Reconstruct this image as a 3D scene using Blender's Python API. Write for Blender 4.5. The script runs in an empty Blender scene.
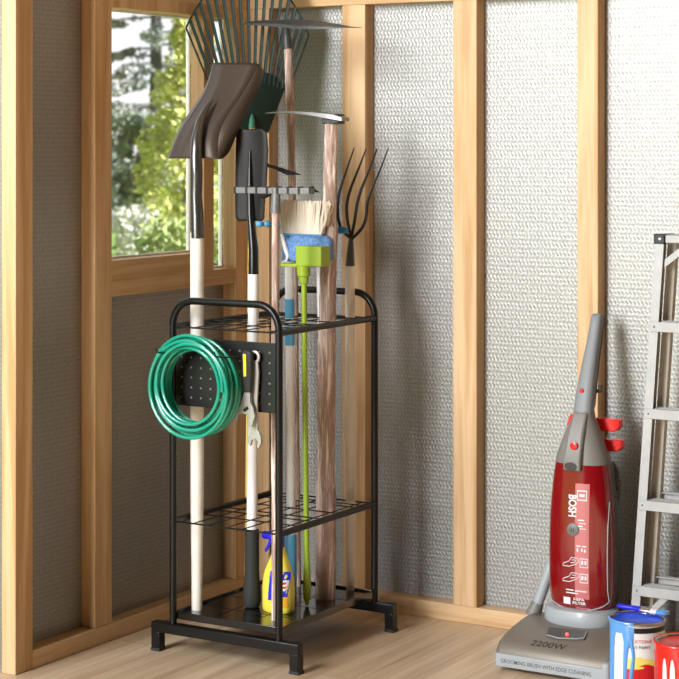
import bpy, math, random
from math import sin, cos, pi, radians as R
from mathutils import Vector as V, Matrix
random.seed(7)
C = bpy.context.scene.collection
scn = bpy.context.scene

# ------------------------------------------------------------------ camera (metres; corner of the shed at the origin)
F, TH, YH, CX, CY, H = 1895.52, .5449, 142.75, 3.212, -4.7669, 1.3586
sn, cs = sin(TH), cos(TH)
cam = bpy.data.cameras.new('camera'); co = bpy.data.objects.new('camera', cam); C.objects.link(co)
co.location = (CX, CY, H); co.rotation_euler = (pi/2, 0, TH)
cam.sensor_width = 36; cam.lens = F/679*36; cam.shift_y = -(339.5-YH)/679
cam.dof.use_dof = True; cam.dof.focus_distance = 5.15; cam.dof.aperture_fstop = 8
cam.clip_end = 200
scn.camera = co

def _ray(u, v):
    k = (u-339.5)/F
    return -sn+k*cs, cs+k*sn, -(v-YH)/F
def W(u, v, Y):                       # where the sight line through (u, v) meets the depth plane Y
    a, b, c = _ray(u, v); t = (Y-CY)/b
    return V((CX+a*t, Y, H+c*t))
def WZ(u, v, Z):
    a, b, c = _ray(u, v); t = (Z-H)/c
    return V((CX+a*t, CY+b*t, Z))
def lin(c):
    c /= 255
    return c/12.92 if c <= .04045 else ((c+.055)/1.055)**2.4
def rgb(r, g, b): return (lin(r), lin(g), lin(b), 1)

# ------------------------------------------------------------------ mesh builder
class MB:
    def __init__(s): s.v = []; s.f = []
    def add(s, vs, fs):
        n = len(s.v); s.v += [V(p) for p in vs]; s.f += [[i+n for i in f] for f in fs]; return s
    def box(s, x0, x1, y0, y1, z0, z1, M=None):
        p = [V((x, y, z)) for z in (z0, z1) for y in (y0, y1) for x in (x0, x1)]
        if M: p = [M @ q for q in p]
        return s.add(p, [(0,2,3,1),(4,5,7,6),(0,1,5,4),(2,6,7,3),(0,4,6,2),(1,3,7,5)])
    def tube(s, pts, r, n=12, closed=False, cap=True, noise=0, flat=1, rot=0):
        pts = [V(p) for p in pts]; m = len(pts)
        rs = r if isinstance(r, (list, tuple)) else [r]*m
        T = []
        for i in range(m):
            a = pts[(i-1) % m] if (closed or i > 0) else pts[i]
            b = pts[(i+1) % m] if (closed or i < m-1) else pts[i]
            T.append((b-a).normalized())
        up = V((0, 1, 0)) if abs(T[0].z) > .9 else V((0, 0, 1))
        N = (up-T[0]*up.dot(T[0])).normalized()
        vs = []
        for i in range(m):
            N = (N-T[i]*N.dot(T[i])).normalized(); B = T[i].cross(N)
            for k in range(n):
                a = 2*pi*k/n+rot
                q = rs[i]*(1+(random.uniform(-noise, noise) if noise else 0))
                vs.append(pts[i]+N*(cos(a)*q)+B*(sin(a)*q*flat))
        fs = []
        for i in range(m if closed else m-1):
            j = (i+1) % m
            for k in range(n):
                l = (k+1) % n
                fs.append((i*n+k, i*n+l, j*n+l, j*n+k))
        if cap and not closed:
            fs.append(tuple(range(n-1, -1, -1))); fs.append(tuple((m-1)*n+k for k in range(n)))
        return s.add(vs, fs)
    def lathe(s, prof, o=(0, 0, 0), n=40, M=None, cap=True):
        vs = []; o = V(o)
        for r, z in prof:
            for k in range(n):
                p = V((r*cos(2*pi*k/n), r*sin(2*pi*k/n), z))
                if M: p = M @ p
                vs.append(o+p)
        m = len(prof)
        fs = [(i*n+k, i*n+(k+1) % n, (i+1)*n+(k+1) % n, (i+1)*n+k) for i in range(m-1) for k in range(n)]
        if cap: fs += [tuple(range(n-1, -1, -1)), tuple((m-1)*n+k for k in range(n))]
        return s.add(vs, fs)
    def prism(s, pts, d):             # closed outline of 3-D points pushed along d
        n = len(pts); d = V(d)
        vs = [V(p) for p in pts]+[V(p)+d for p in pts]
        fs = [tuple(range(n)), tuple(range(2*n-1, n-1, -1))]+[(i, i+n, (i+1) % n+n, (i+1) % n) for i in range(n)]
        return s.add(vs, fs)
    def plate(s, pix, Y, th): return s.prism([W(u, v, Y) for u, v in pix], (0, th, 0))
    def loft(s, secs, cap=True):
        n = len(secs[0]); vs = [p for q in secs for p in q]; m = len(secs)
        fs = [(i*n+k, i*n+(k+1) % n, (i+1)*n+(k+1) % n, (i+1)*n+k) for i in range(m-1) for k in range(n)]
        if cap: fs += [tuple(range(n-1, -1, -1)), tuple((m-1)*n+k for k in range(n))]
        return s.add(vs, fs)
    def grid(s, rows):
        n = len(rows[0]); m = len(rows)
        return s.add([p for q in rows for p in q],
                     [(i*n+k, i*n+k+1, (i+1)*n+k+1, (i+1)*n+k) for i in range(m-1) for k in range(n-1)])
    def sphere(s, c, r, sx=1, sy=1, sz=1, n=16, m=10):
        prof = [(max(1e-4, r*sin(pi*i/m)), -r*cos(pi*i/m)) for i in range(m+1)]
        return s.lathe(prof, c, n, Matrix.Diagonal((sx, sy, sz)))
    def build(s, name, mat, parent=None, bevel=0, seg=2, smooth=35, solid=0, sub=0, offset=0):
        me = bpy.data.meshes.new(name)
        me.from_pydata([tuple(p) for p in s.v], [], s.f); me.update()
        import bmesh
        bm = bmesh.new(); bm.from_mesh(me)
        if not solid: bmesh.ops.recalc_face_normals(bm, faces=bm.faces[:])
        bm.to_mesh(me); bm.free()
        if smooth:
            me.shade_smooth(); me.set_sharp_from_angle(angle=R(smooth))
        me.materials.append(mat)
        o = bpy.data.objects.new(name, me); C.objects.link(o)
        if sub:
            q = o.modifiers.new('sub', 'SUBSURF'); q.levels = q.render_levels = sub
        if solid:
            q = o.modifiers.new('solid', 'SOLIDIFY'); q.thickness = solid; q.offset = offset
        if bevel:
            q = o.modifiers.new('bevel', 'BEVEL'); q.width = bevel; q.segments = seg; q.limit_method = 'ANGLE'; q.angle_limit = R(35)
            q.harden_normals = False
        if parent is not None:
            o.parent = parent; o.matrix_parent_inverse = Matrix.Translation(-V(parent.get('_loc', (0, 0, 0))))
        return o

def thing(name, label, cat, loc, group=None):
    o = bpy.data.objects.new(name, None); C.objects.link(o); o.location = loc
    o['_loc'] = [float(q) for q in loc]; o.empty_display_size = .05
    o['label'] = label; o['category'] = cat
    if group: o['group'] = group
    return o
def tag(o, label, cat, group=None):
    o['label'] = label; o['category'] = cat
    if group: o['group'] = group
    return o
def struct(o): o['kind'] = 'structure'; return o

def text_polys(txt, size, bold=0):
    cu = bpy.data.curves.new('lettering', 'FONT'); cu.body = txt; cu.size = size; cu.offset = bold
    cu.align_x = 'CENTER'; cu.align_y = 'CENTER'; cu.resolution_u = 3
    o = bpy.data.objects.new('lettering', cu); C.objects.link(o)
    dg = bpy.context.evaluated_depsgraph_get(); dg.update()
    me = bpy.data.meshes.new_from_object(o.evaluated_get(dg))
    vs = [(p.co.x, p.co.y) for p in me.vertices]; fs = [tuple(p.vertices) for p in me.polygons]
    bpy.data.objects.remove(o); bpy.data.meshes.remove(me); bpy.data.curves.remove(cu)
    return vs, fs
def text_on(mb, txt, size, fn, bold=0):
    vs, fs = text_polys(txt, size, bold)
    return mb.add([fn(x, y) for x, y in vs], fs)

# ------------------------------------------------------------------ materials
def mat(name, col, rough=.5, metal=0, coat=0, spec=.5, noise=None, bump=None, trans=0, alpha=1, emit=0):
    m = bpy.data.materials.new(name); m.use_nodes = True
    nt = m.node_tree; b = nt.nodes['Principled BSDF']
    b.inputs['Base Color'].default_value = col; b.inputs['Roughness'].default_value = rough
    b.inputs['Metallic'].default_value = metal; b.inputs['Coat Weight'].default_value = coat
    b.inputs['Coat Roughness'].default_value = .08
    b.inputs['Specular IOR Level'].default_value = spec
    b.inputs['Transmission Weight'].default_value = trans
    if emit: b.inputs['Emission Color'].default_value = col; b.inputs['Emission Strength'].default_value = emit
    if noise or bump:
        tc = nt.nodes.new('ShaderNodeTexCoord')
        n = nt.nodes.new('ShaderNodeTexNoise'); n.inputs['Scale'].default_value = (noise or bump)[0]; n.inputs['Detail'].default_value = 5
        nt.links.new(tc.outputs['Object'], n.inputs['Vector'])
        if noise:
            r = nt.nodes.new('ShaderNodeValToRGB'); a = noise[1]
            r.color_ramp.elements[0].position = .3; r.color_ramp.elements[1].position = .7
            r.color_ramp.elements[0].color = tuple(c*(1-a) for c in col[:3])+(1,)
            r.color_ramp.elements[1].color = tuple(min(1, c*(1+a)) for c in col[:3])+(1,)
            nt.links.new(n.outputs['Fac'], r.inputs['Fac']); nt.links.new(r.outputs['Color'], b.inputs['Base Color'])
        if bump:
            q = nt.nodes.new('ShaderNodeBump'); q.inputs['Strength'].default_value = bump[1]; q.inputs['Distance'].default_value = .002
            nt.links.new(n.outputs['Fac'], q.inputs['Height']); nt.links.new(q.outputs['Normal'], b.inputs['Normal'])
    return m

def wood(name, c0, c1, axis, scale=14, stretch=.05, rough=.5, bump=.15, contrast=(.35, .68), ring=3):
    m = bpy.data.materials.new(name); m.use_nodes = True; nt = m.node_tree; b = nt.nodes['Principled BSDF']
    N = nt.nodes.new; L = nt.links.new
    tc = N('ShaderNodeTexCoord'); mp = N('ShaderNodeMapping')
    sc = [1, 1, 1]; sc[axis] = stretch; mp.inputs['Scale'].default_value = sc
    L(tc.outputs['Object'], mp.inputs['Vector'])
    n1 = N('ShaderNodeTexNoise'); n1.inputs['Scale'].default_value = scale; n1.inputs['Detail'].default_value = 6
    n1.inputs['Distortion'].default_value = 1.2
    n2 = N('ShaderNodeTexNoise'); n2.inputs['Scale'].default_value = scale*9; n2.inputs['Detail'].default_value = 4
    L(mp.outputs['Vector'], n1.inputs['Vector']); L(mp.outputs['Vector'], n2.inputs['Vector'])
    a = N('ShaderNodeMath'); a.operation = 'MULTIPLY'; a.inputs[1].default_value = ring; L(n1.outputs['Fac'], a.inputs[0])
    fr = N('ShaderNodeMath'); fr.operation = 'PINGPONG'; fr.inputs[1].default_value = 1; L(a.outputs[0], fr.inputs[0])
    mx = N('ShaderNodeMix'); mx.data_type = 'FLOAT'; mx.inputs['Factor'].default_value = .45
    L(fr.outputs[0], mx.inputs['A']); L(n2.outputs['Fac'], mx.inputs['B'])
    r = N('ShaderNodeValToRGB'); e = r.color_ramp.elements
    e[0].position, e[1].position = contrast; e[0].color = c0; e[1].color = c1
    L(mx.outputs['Result'], r.inputs['Fac']); L(r.outputs['Color'], b.inputs['Base Color'])
    b.inputs['Roughness'].default_value = rough
    q = N('ShaderNodeBump'); q.inputs['Strength'].default_value = bump; q.inputs['Distance'].default_value = .002
    L(mx.outputs['Result'], q.inputs['Height']); L(q.outputs['Normal'], b.inputs['Normal'])
    return m

TW0, TW1 = rgb(194, 153, 104), rgb(220, 186, 142)
wood_z = wood('timber_upright', TW0, TW1, 2); wood_x = wood('timber_along_x', TW0, TW1, 0); wood_y = wood('timber_along_y', TW0, TW1, 1)
rust0, rust1 = rgb(166, 138, 124), rgb(246, 230, 218)
rustic = wood('rustic_wood', rust0, rust1, 2, scale=45, stretch=.07, rough=.75, bump=.8, contrast=(.3, .62), ring=4)

def panel_mat(horizontal):            # woven, embossed wall lining
    m = bpy.data.materials.new('woven_lining'); m.use_nodes = True; nt = m.node_tree; b = nt.nodes['Principled BSDF']
    N = nt.nodes.new; L = nt.links.new
    tc = N('ShaderNodeTexCoord'); sp = N('ShaderNodeSeparateXYZ'); L(tc.outputs['Object'], sp.inputs[0])
    def mth(op, a, bb=None, c=None):
        n = N('ShaderNodeMath'); n.operation = op
        for i, x in enumerate((a, bb, c)):
            if x is None: continue
            if isinstance(x, (int, float)): n.inputs[i].default_value = x
            else: L(x, n.inputs[i])
        return n.outputs[0]
    hz = sp.outputs[horizontal]; z = sp.outputs['Z']
    sz = mth('SINE', mth('MULTIPLY', z, 2*pi/.0125))
    sh = mth('SINE', mth('ADD', mth('MULTIPLY', hz, 2*pi/.0115), mth('MULTIPLY', mth('SINE', mth('MULTIPLY', z, pi/.0125)), 1.6)))
    nz = N('ShaderNodeTexNoise'); nz.inputs['Scale'].default_value = 160; nz.inputs['Detail'].default_value = 3
    L(tc.outputs['Object'], nz.inputs['Vector'])
    hgt = mth('ADD', mth('ADD', mth('MULTIPLY', sz, .28), mth('MULTIPLY', sh, .42)), mth('MULTIPLY', nz.outputs['Fac'], 2.2))
    r = N('ShaderNodeValToRGB'); e = r.color_ramp.elements
    e[0].position = .2; e[1].position = .8
    e[0].color = rgb(144, 143, 140); e[1].color = rgb(180, 179, 175); b.inputs['Metallic'].default_value = .75
    L(mth('MULTIPLY_ADD', hgt, .25, .22), r.inputs['Fac']); L(r.outputs['Color'], b.inputs['Base Color'])
    q = N('ShaderNodeBump'); q.inputs['Strength'].default_value = .17; q.inputs['Distance'].default_value = .003
    L(hgt, q.inputs['Height']); L(q.outputs['Normal'], b.inputs['Normal'])
    b.inputs['Roughness'].default_value = .5
    return m
pan_r = panel_mat('X'); pan_l = panel_mat('Y')

def floor_mat():
    m = bpy.data.materials.new('floor_planks'); m.use_nodes = True; nt = m.node_tree; b = nt.nodes['Principled BSDF']
    N = nt.nodes.new; L = nt.links.new
    tc = N('ShaderNodeTexCoord'); mp = N('ShaderNodeMapping'); mp.inputs['Rotation'].default_value = (0, 0, pi/2)
    L(tc.outputs['Object'], mp.inputs['Vector'])
    bk = N('ShaderNodeTexBrick'); bk.inputs['Scale'].default_value = 1; bk.inputs['Brick Width'].default_value = 1.3
    bk.inputs['Row Height'].default_value = .11; bk.inputs['Mortar Size'].default_value = .0007; bk.inputs['Mortar Smooth'].default_value = .3
    bk.inputs['Color1'].default_value = rgb(226, 203, 172); bk.inputs['Color2'].default_value = rgb(208, 183, 150)
    bk.inputs['Mortar'].default_value = rgb(140, 106, 70)
    L(mp.outputs['Vector'], bk.inputs['Vector'])
    m2 = N('ShaderNodeMapping'); m2.inputs['Scale'].default_value = (1, .06, 1); L(tc.outputs['Object'], m2.inputs['Vector'])
    n = N('ShaderNodeTexNoise'); n.inputs['Scale'].default_value = 22; n.inputs['Detail'].default_value = 6; n.inputs['Distortion'].default_value = .8
    L(m2.outputs['Vector'], n.inputs['Vector'])
    r = N('ShaderNodeValToRGB'); e = r.color_ramp.elements; e[0].position = .3; e[1].position = .7
    e[0].color = (.66, .6, .54, 1); e[1].color = (1, 1, 1, 1); L(n.outputs['Fac'], r.inputs['Fac'])
    mx = N('ShaderNodeMix'); mx.data_type = 'RGBA'; mx.blend_type = 'MULTIPLY'; mx.inputs['Factor'].default_value = 1
    L(bk.outputs['Color'], mx.inputs['A']); L(r.outputs['Color'], mx.inputs['B']); L(mx.outputs['Result'], b.inputs['Base Color'])
    b.inputs['Roughness'].default_value = .4
    return m

def glass_mat():
    m = bpy.data.materials.new('window_glass'); m.use_nodes = True; nt = m.node_tree
    for n in list(nt.nodes): nt.nodes.remove(n)
    N = nt.nodes.new; L = nt.links.new
    o = N('ShaderNodeOutputMaterial'); mx = N('ShaderNodeMixShader'); t = N('ShaderNodeBsdfTransparent'); g = N('ShaderNodeBsdfGlossy')
    lw = N('ShaderNodeLayerWeight'); lw.inputs['Blend'].default_value = .5; pw = N('ShaderNodeMath'); pw.operation = 'POWER'; pw.inputs[1].default_value = 5; L(lw.outputs['Facing'], pw.inputs[0])
    f = N('ShaderNodeMath'); f.operation = 'MULTIPLY_ADD'; f.inputs[1].default_value = .5; f.inputs[2].default_value = .03; L(pw.outputs[0], f.inputs[0]); g.inputs['Roughness'].default_value = .02
    L(f.outputs[0], mx.inputs[0]); L(t.outputs[0], mx.inputs[1]); L(g.outputs[0], mx.inputs[2]); L(mx.outputs[0], o.inputs[0])
    return m

M_black = mat('black_powder_coat', rgb(13, 12.5, 12), .36, 0, .1, .35, noise=None)
M_pan = mat('black_pan', rgb(12, 11, 11), .18, 0, .5)
M_wire = mat('black_wire', rgb(14, 13, 13), .35, .1)
M_cream = mat('cream_handle', rgb(242, 236, 224), .4, noise=(30, .04))
M_white = mat('white_handle', rgb(248, 248, 247), .3, coat=.3)
M_yel = mat('yellow_handle', rgb(246, 206, 112), .4)
M_rubber = mat('black_rubber', rgb(44, 47, 46), .7, bump=(260, .5))
M_blk = mat('black_gloss', rgb(22, 21, 21), .28, coat=.3)
M_scoop = mat('dark_bronze_blade', rgb(80, 69, 60), .45, .4)
M_sock = mat('socket_steel', rgb(120, 120, 118), .28, .9)
M_tread = mat('blackened_steel', rgb(20, 17, 16), .6, 0)
M_rakeg = mat('dark_green_rake', rgb(12, 42, 34), .6)
M_iron = mat('grey_iron', rgb(72, 72, 73), .5, .5, noise=(60, .2))
M_gal = mat('galvanised_grey', rgb(122, 123, 122), .5, .4, noise=(90, .12))
M_galdark = mat('dark_collar', rgb(34, 34, 34), .6, .2)
M_fork = mat('fork_black', rgb(38, 36, 35), .35, .4)
M_forks = mat('fork_socket', rgb(96, 96, 95), .38, .7)
M_brist = mat('cream_bristle', rgb(246, 236, 220), .8)
M_lblue = mat('light_blue_plastic', rgb(96, 178, 220), .35, coat=.2)
M_blue = mat('mid_blue_plastic', rgb(20, 132, 186), .35, coat=.2)
M_denim = mat('blue_microfibre', rgb(100, 138, 190), .95, noise=(130, .35), bump=(160, .8))
M_piping = mat('white_fabric', rgb(238, 236, 232), .85)
M_green = mat('lime_green_plastic', rgb(150, 176, 46), .38, coat=.15)
M_lgreen = mat('pale_green_tip', rgb(186, 206, 110), .4)
M_yplast = mat('yellow_plastic', rgb(246, 228, 84), .22, coat=.4)
M_trig = mat('royal_blue_plastic', rgb(38, 34, 220), .3, coat=.3)
M_lab_b = mat('label_blue', rgb(30, 48, 200), .3)
M_lab_w = mat('label_white', rgb(240, 236, 232), .35)
M_lab_r = mat('label_red', rgb(214, 50, 40), .35)
M_lab_o = mat('label_orange', rgb(246, 178, 40), .35)
M_hose = mat('green_rubber_hose', rgb(22, 152, 124), .26, coat=.35)
M_chrome = mat('wrench_steel', rgb(186, 184, 178), .35, .4)
M_grip = mat('wrench_grip', rgb(36, 36, 34), .5)
M_gripy = mat('wrench_yellow', rgb(232, 218, 40), .4)
def peg_mat():
    m = mat('perforated_board', rgb(13, 12.5, 12), .4, 0, .1); nt = m.node_tree; b = nt.nodes['Principled BSDF']; L = nt.links.new
    tc = nt.nodes.new('ShaderNodeTexCoord'); sp = nt.nodes.new('ShaderNodeSeparateXYZ'); L(tc.outputs['Object'], sp.inputs[0])
    def mth(op, a, bb=None):
        n = nt.nodes.new('ShaderNodeMath'); n.operation = op
        for i, x in enumerate((a, bb)):
            if x is None: continue
            if isinstance(x, (int, float)): n.inputs[i].default_value = x
            else: L(x, n.inputs[i])
        return n.outputs[0]
    dx = mth('SUBTRACT', mth('PINGPONG', mth('SUBTRACT', sp.outputs['X'], .2435), .0155), 0)
    dz = mth('SUBTRACT', mth('PINGPONG', mth('SUBTRACT', sp.outputs['Z'], .684), .01325), 0)
    d2 = mth('ADD', mth('MULTIPLY', dx, dx), mth('MULTIPLY', dz, dz))
    hole = mth('MULTIPLY', mth('LESS_THAN', d2, .0028**2), mth('LESS_THAN', sp.outputs['Z'], .83))
    mx = nt.nodes.new('ShaderNodeMix'); mx.data_type = 'RGBA'; mx.inputs['A'].default_value = rgb(15, 14, 13); mx.inputs['B'].default_value = rgb(118, 114, 104)
    L(hole, mx.inputs['Factor']); L(mx.outputs['Result'], b.inputs['Base Color'])
    return m
M_peg = peg_mat()

# ------------------------------------------------------------------ the shed
D = .048                              # depth of the framing in front of the lining
mb = MB().box(-.12, 4.2, -6.2, .12, -.06, 0)
struct(mb.build('floor', floor_mat(), smooth=0))

# left wall: lining with the window opening, studs, plates, rails
wl = MB()
wl.box(-D-.012, -D, -1.061, -.70, 0, 2.6).box(-D-.012, -D, -.70, D+.012, 0, .95).box(-D-.012, -D, -.70, D+.012, 1.76, 2.6)
wl = struct(wl.build('wall_left', pan_l, smooth=0))
def stud_l(y0, y1, z0=.049, z1=1.764): return MB().box(-D, 0, y0, y1, z0, z1).build('stud', wood_z, wl, .002)
stud_l(-1.061, -.9936, 0); stud_l(-.739, -.6652); stud_l(-.0664, 0)
stud_l(-.232, -.1811, .983, 1.73)
MB().box(-D, 0, -.9936, 0, 0, .048).build('bottom_plate', wood_y, wl, .002)
MB().box(-D, 0, -1.061, 0, 1.764, 1.85).build('top_plate', wood_y, wl, .002)
MB().box(-D, -.0005, -.6652, -.0664, 1.729, 1.764).build('header', wood_z, wl, .001)
MB().box(-D, 0, -.6652, -.0664, .938, .983).build('rail', wood_y, wl, .0015)
MB().box(-D, -.001, -.6652, -.232, .983, 1.037).build('sill_board', wood_y, wl, .0015)

GL = glass_mat(); M_litedge = mat('sky_lit_edge_white', rgb(240, 238, 232), .4)  # white edging imitates the sky-lit outer edge of the sill
for k, (ya, yb_, za) in enumerate(((-.6652, -.232, 1.037), (-.1811, -.0664, .983))):
    fm = MB(); t = .006
    xo0, xo1 = -D-.012, -D
    fm.box(xo0, xo1, ya, yb_, za, za+t).box(xo0, xo1, ya, yb_, 1.729-t, 1.729).box(xo0, xo1, ya, ya+t, za+t, 1.729-t).box(xo0, xo1, yb_-t, yb_, za+t, 1.729-t)
    fo = struct(fm.build('window_%d' % (k+1), M_litedge, smooth=0))
    MB().box(-D-.009, -D-.005, ya+t, yb_-t, za+t, 1.729-t).build('pane', GL, fo, smooth=0)

# right wall
wr = struct(MB().box(-D, 4.2, D, D+.012, 0, 2.6).build('wall_right', pan_r, smooth=0))
for x0, x1 in ((.0, .0747), (.3313, .4097), (.6994, .7741), (1.0818, 1.1438), (1.46, 1.53), (1.83, 1.9), (2.2, 2.27), (2.57, 2.64), (2.94, 3.01), (3.31, 3.38), (3.68, 3.75), (4.13, 4.2)):
    MB().box(x0, x1, 0, D, .0485, 1.762).build('stud', wood_z, wr, .002)
MB().box(0, 4.2, 0, D, 0, .0485).build('bottom_plate', wood_x, wr, .002)
MB().box(0, 4.2, 0, D, 1.762, 1.85).build('top_plate', wood_x, wr, .002)
struct(MB().box(-.3, 4.2, -1.35, .15, 2.6, 2.64).build('sun_block_ceiling', wood_x, smooth=0))  # unseen roof strip, added to keep the sun off the left wall

# ------------------------------------------------------------------ outside
M_lawn = mat('lawn', rgb(120, 150, 70), .9, noise=(3, .3))
struct(MB().box(-60, -.2, -30, 60, -.35, -.25).build('ground', M_lawn, smooth=0))
def leaves(mb, c, rad, n, size, squash=1):
    for _ in range(n):
        d = V((random.gauss(0, 1), random.gauss(0, 1), random.gauss(0, 1))).normalized()*rad*random.uniform(.75, 1.05)
        d.z *= squash
        p = V(c)+d
        a = V((random.uniform(-1, 1), random.uniform(-1, 1), random.uniform(-.3, 1))).normalized()
        b = a.cross(V((random.uniform(-1, 1), random.uniform(-1, 1), random.uniform(-1, 1)))).normalized()
        s = size*random.uniform(.6, 1.3)
        mb.add([p-b*s*.45, p+a*s, p+b*s*.45, p-a*s*.4], [(0, 1, 2, 3)])
def far(u, v, dist):                  # a spot out in the garden
    a, b, c = _ray(u, v); return V((CX+a*dist, CY+b*dist, H+c*dist))
M_leafy = mat('bright_foliage', rgb(214, 218, 136), .7, noise=(6, .3))
M_leafh = mat('hedge_foliage', rgb(176, 190, 124), .8, noise=(5, .3))
M_leafc = mat('conifer_foliage', rgb(172, 176, 174), .8, noise=(3, .25))
M_leafs = mat('shrub_foliage', rgb(150, 160, 146), .8, noise=(3, .3))
M_bark = mat('bark', rgb(112, 108, 104), .9, noise=(8, .3))
def rt(p, du, dz, dd=0):              # step right / up / away from p, as seen from the shed
    return V(p)+V((cs, sn, 0))*du+V((0, 0, dz))+V((-sn, cs, 0))*dd
# cypress
base = far(188, 143, 18); base.z = -.25
t = thing('cypress_tree', 'bright yellow-green cypress outside the window, right of the grey conifer', 'tree', base)
f = MB(); hgt = 2.75
for i in range(230):
    z = random.uniform(0, 1); w = .62*(1-z**1.6)*.9+.05
    a = random.uniform(0, 2*pi); q = w*random.uniform(.55, 1)
    c = V((base.x+q*cos(a), base.y+q*sin(a), base.z+.1+hgt*z))
    leaves(f, c, .09+.05*(1-z), 42, .05)
f.build('foliage', M_leafy, t, smooth=0)
MB().tube([base, base+V((0, 0, 2.4))], [.07, .02]).build('trunk', M_bark, t)
# conifer
base = far(156, 143, 27); base.z = -.25
t = thing('conifer_tree', 'tall grey-green conifer with bare spreading branches outside the window', 'tree', base)
f = MB(); b = MB()
for k in range(64):
    z = .9+k*.085+random.uniform(-.05, .05); a = random.uniform(0, 2*pi); L_ = max(.3, 1.5-(z-.5)*.13)*random.uniform(.6, 1.1)
    p0 = base+V((0, 0, z)); p1 = p0+V((cos(a)*L_*.5, sin(a)*L_*.5, -.02)); p2 = p0+V((cos(a)*L_, sin(a)*L_, -.16+random.uniform(-.08, .12)))
    b.tube([p0, p1, p2], [.022, .014, .005], 5)
    for j in range(16):
        q = random.uniform(.25, 1); c = p0.lerp(p2, q)+V((random.uniform(-.1, .1), random.uniform(-.1, .1), random.uniform(-.05, .05)))
        leaves(f, c, .09, 9, .07, .4)
f.build('foliage', M_leafc, t, smooth=0)
tr = MB().tube([base, base+V((0, 0, 3)), base+V((.02, 0, 6.6))], [.11, .085, .03]); tr.v += []; tr.build('trunk', M_bark, t)
b.build('branches', M_bark, t)
def bush(name, label, cat, u0, u1, vtop, dist, m, n, low=-.25, ls=.05):
    a, c = far(u0, vtop, dist), far(u1, vtop, dist); f = MB()
    for i in range(n):
        p = a.lerp(c, random.random()); z = low+(p.z-low)*random.random()**.6
        leaves(f, rt((p.x, p.y, z), 0, 0, random.uniform(-.25, .25)), .12, 40, ls)
    o = f.build(name, m, None, smooth=0); return tag(o, label, cat)
bush('hedge', 'low clipped green hedge outside below the cypress', 'hedge', 136, 235, 232, 15, M_leafh, 110)
bush('shrub', 'dusky dark green shrub outside at the foot of the conifer', 'shrub', 112, 158, 120, 24, M_leafs, 90, -.25, .07)
bush('shrub', 'pale flowering bush outside between the house and the cypress', 'shrub', 122, 150, 214, 17, mat('pale_foliage', rgb(222, 224, 210), .8, noise=(4, .25)), 40)
# house far behind
hb = far(112, 143, 34)
t = thing('house', 'grey-roofed house seen through the lower left of the window', 'house', (hb.x, hb.y, -.25))
M_sid = mat('grey_siding', rgb(186, 186, 190), .8); M_roof = mat('grey_shingles', rgb(120, 120, 130), .8)
A = lambda du, z, dd: rt((hb.x, hb.y, 0), du, z, dd)
MB().prism([A(-3, -.25, 0), A(.33, -.25, 0), A(.33, -.1, 0), A(-3, -.1, 0)], V((-sn, cs, 0))*3).build('wall', M_sid, t, smooth=0)
rm = MB()
for k in range(9):                    # shingle courses
    z0, z1 = -.2+k*.16, -.2+k*.16+.16; d0, d1 = k*.12-.1, k*.12+.03
    rm.prism([A(-3.1, z0, d0), A(.5-k*.06, z0, d0), A(.46-k*.06, z1, d1), A(-3.1, z1, d1)], V((-sn, cs, 0))*.06)
rm.build('roof', M_roof, t, smooth=0)

# ------------------------------------------------------------------ tool rack
x0, x1, yf, yb, xa, xb = .214, .5505, -.6758, -.1864, .1508, .6168
zt, zh, zr, zm, zp = .078, .95, .8685, .35, .1095
rack = thing('tool_rack', 'black metal garden tool rack standing in the shed corner', 'tool rack', ((x0+x1)/2, (yf+yb)/2, 0))
for y in (yf, yb):
    rr = .0098; pts = [(x0, y, zt-.01), (x0, y, .4), (x0, y, zh-.075)]
    pts += [(x0+.065*(1-cos(a)), y, zh-.0105-.065+.065*sin(a)) for a in [i*pi/2/8 for i in range(1, 9)]]
    pts += [(x1-.065*(1-cos(a)), y, zh-.0105-.065+.065*sin(a)) for a in [pi/2-i*pi/2/8 for i in range(0, 9)]]
    pts += [(x1, y, .4), (x1, y, zt-.01)]
    MB().tube(pts, rr, 14).build('side_frame', M_black, rack)
    q = .0135
    bar = MB().box(xa, xb, y-q, y+q, zt-.027, zt)
    bar.box(xa, xa+.027, y-q, y+q, .006, zt-.026).box(xb-.027, xb, y-q, y+q, .006, zt-.026)
    bo = bar.build('foot_bar', M_black, rack, .002)
    for xx in (xa, xb-.027): MB().box(xx-.001, xx+.028, y-q-.001, y+q+.001, 0, .008).build('foot_cap', M_rubber, bo, .001)
for z in (zr, zm):
    for x in (x0, x1):
        MB().tube([(x, yf, z), (x, yb, z)], .0088, 12).build('side_rail', M_black, rack)
    for y in (yf, yb):
        MB().tube([(x0, y, z), (x1, y, z)], .0024, 6).build('cross_wire', M_wire, rack)
    g = MB()
    for x in (.278, .327, .384, .432, .512): g.tube([(x, yf, z), (x, yb, z)], .0017, 5)
    for y in (-.567, -.497, -.455, -.368, -.272, -.237): g.tube([(x0, y, z+.002), (x1, y, z+.002)], .0017, 5)
    g.build('grid', M_wire, rack)
pan = MB().box(x0, x1, yf+.01, yb-.01, zp-.012, zp-.006)
pan.box(x0-.002, x0+.004, yf+.004, yb-.004, zp-.02, zp).box(x1-.004, x1+.002, yf+.004, yb-.004, zp-.02, zp)
pan.box(x0, x1, yf+.004, yf+.010, zp-.02, zp).box(x0, x1, yb-.010, yb-.004, zp-.02, zp)
po = pan.build('tray', M_pan, rack, .0012)
rb = MB()
for i in range(1, 4): rb.box(x0+.006, x1-.006, yf+i*.122-.0008, yf+i*.122+.0008, zp-.0065, zp-.0052)
for i in range(1, 3): rb.box(x0+i*.112-.0008, x0+i*.112+.0008, yf+.012, yb-.012, zp-.0065, zp-.0052)
rb.build('ridges', M_wire, po, smooth=0)
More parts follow.
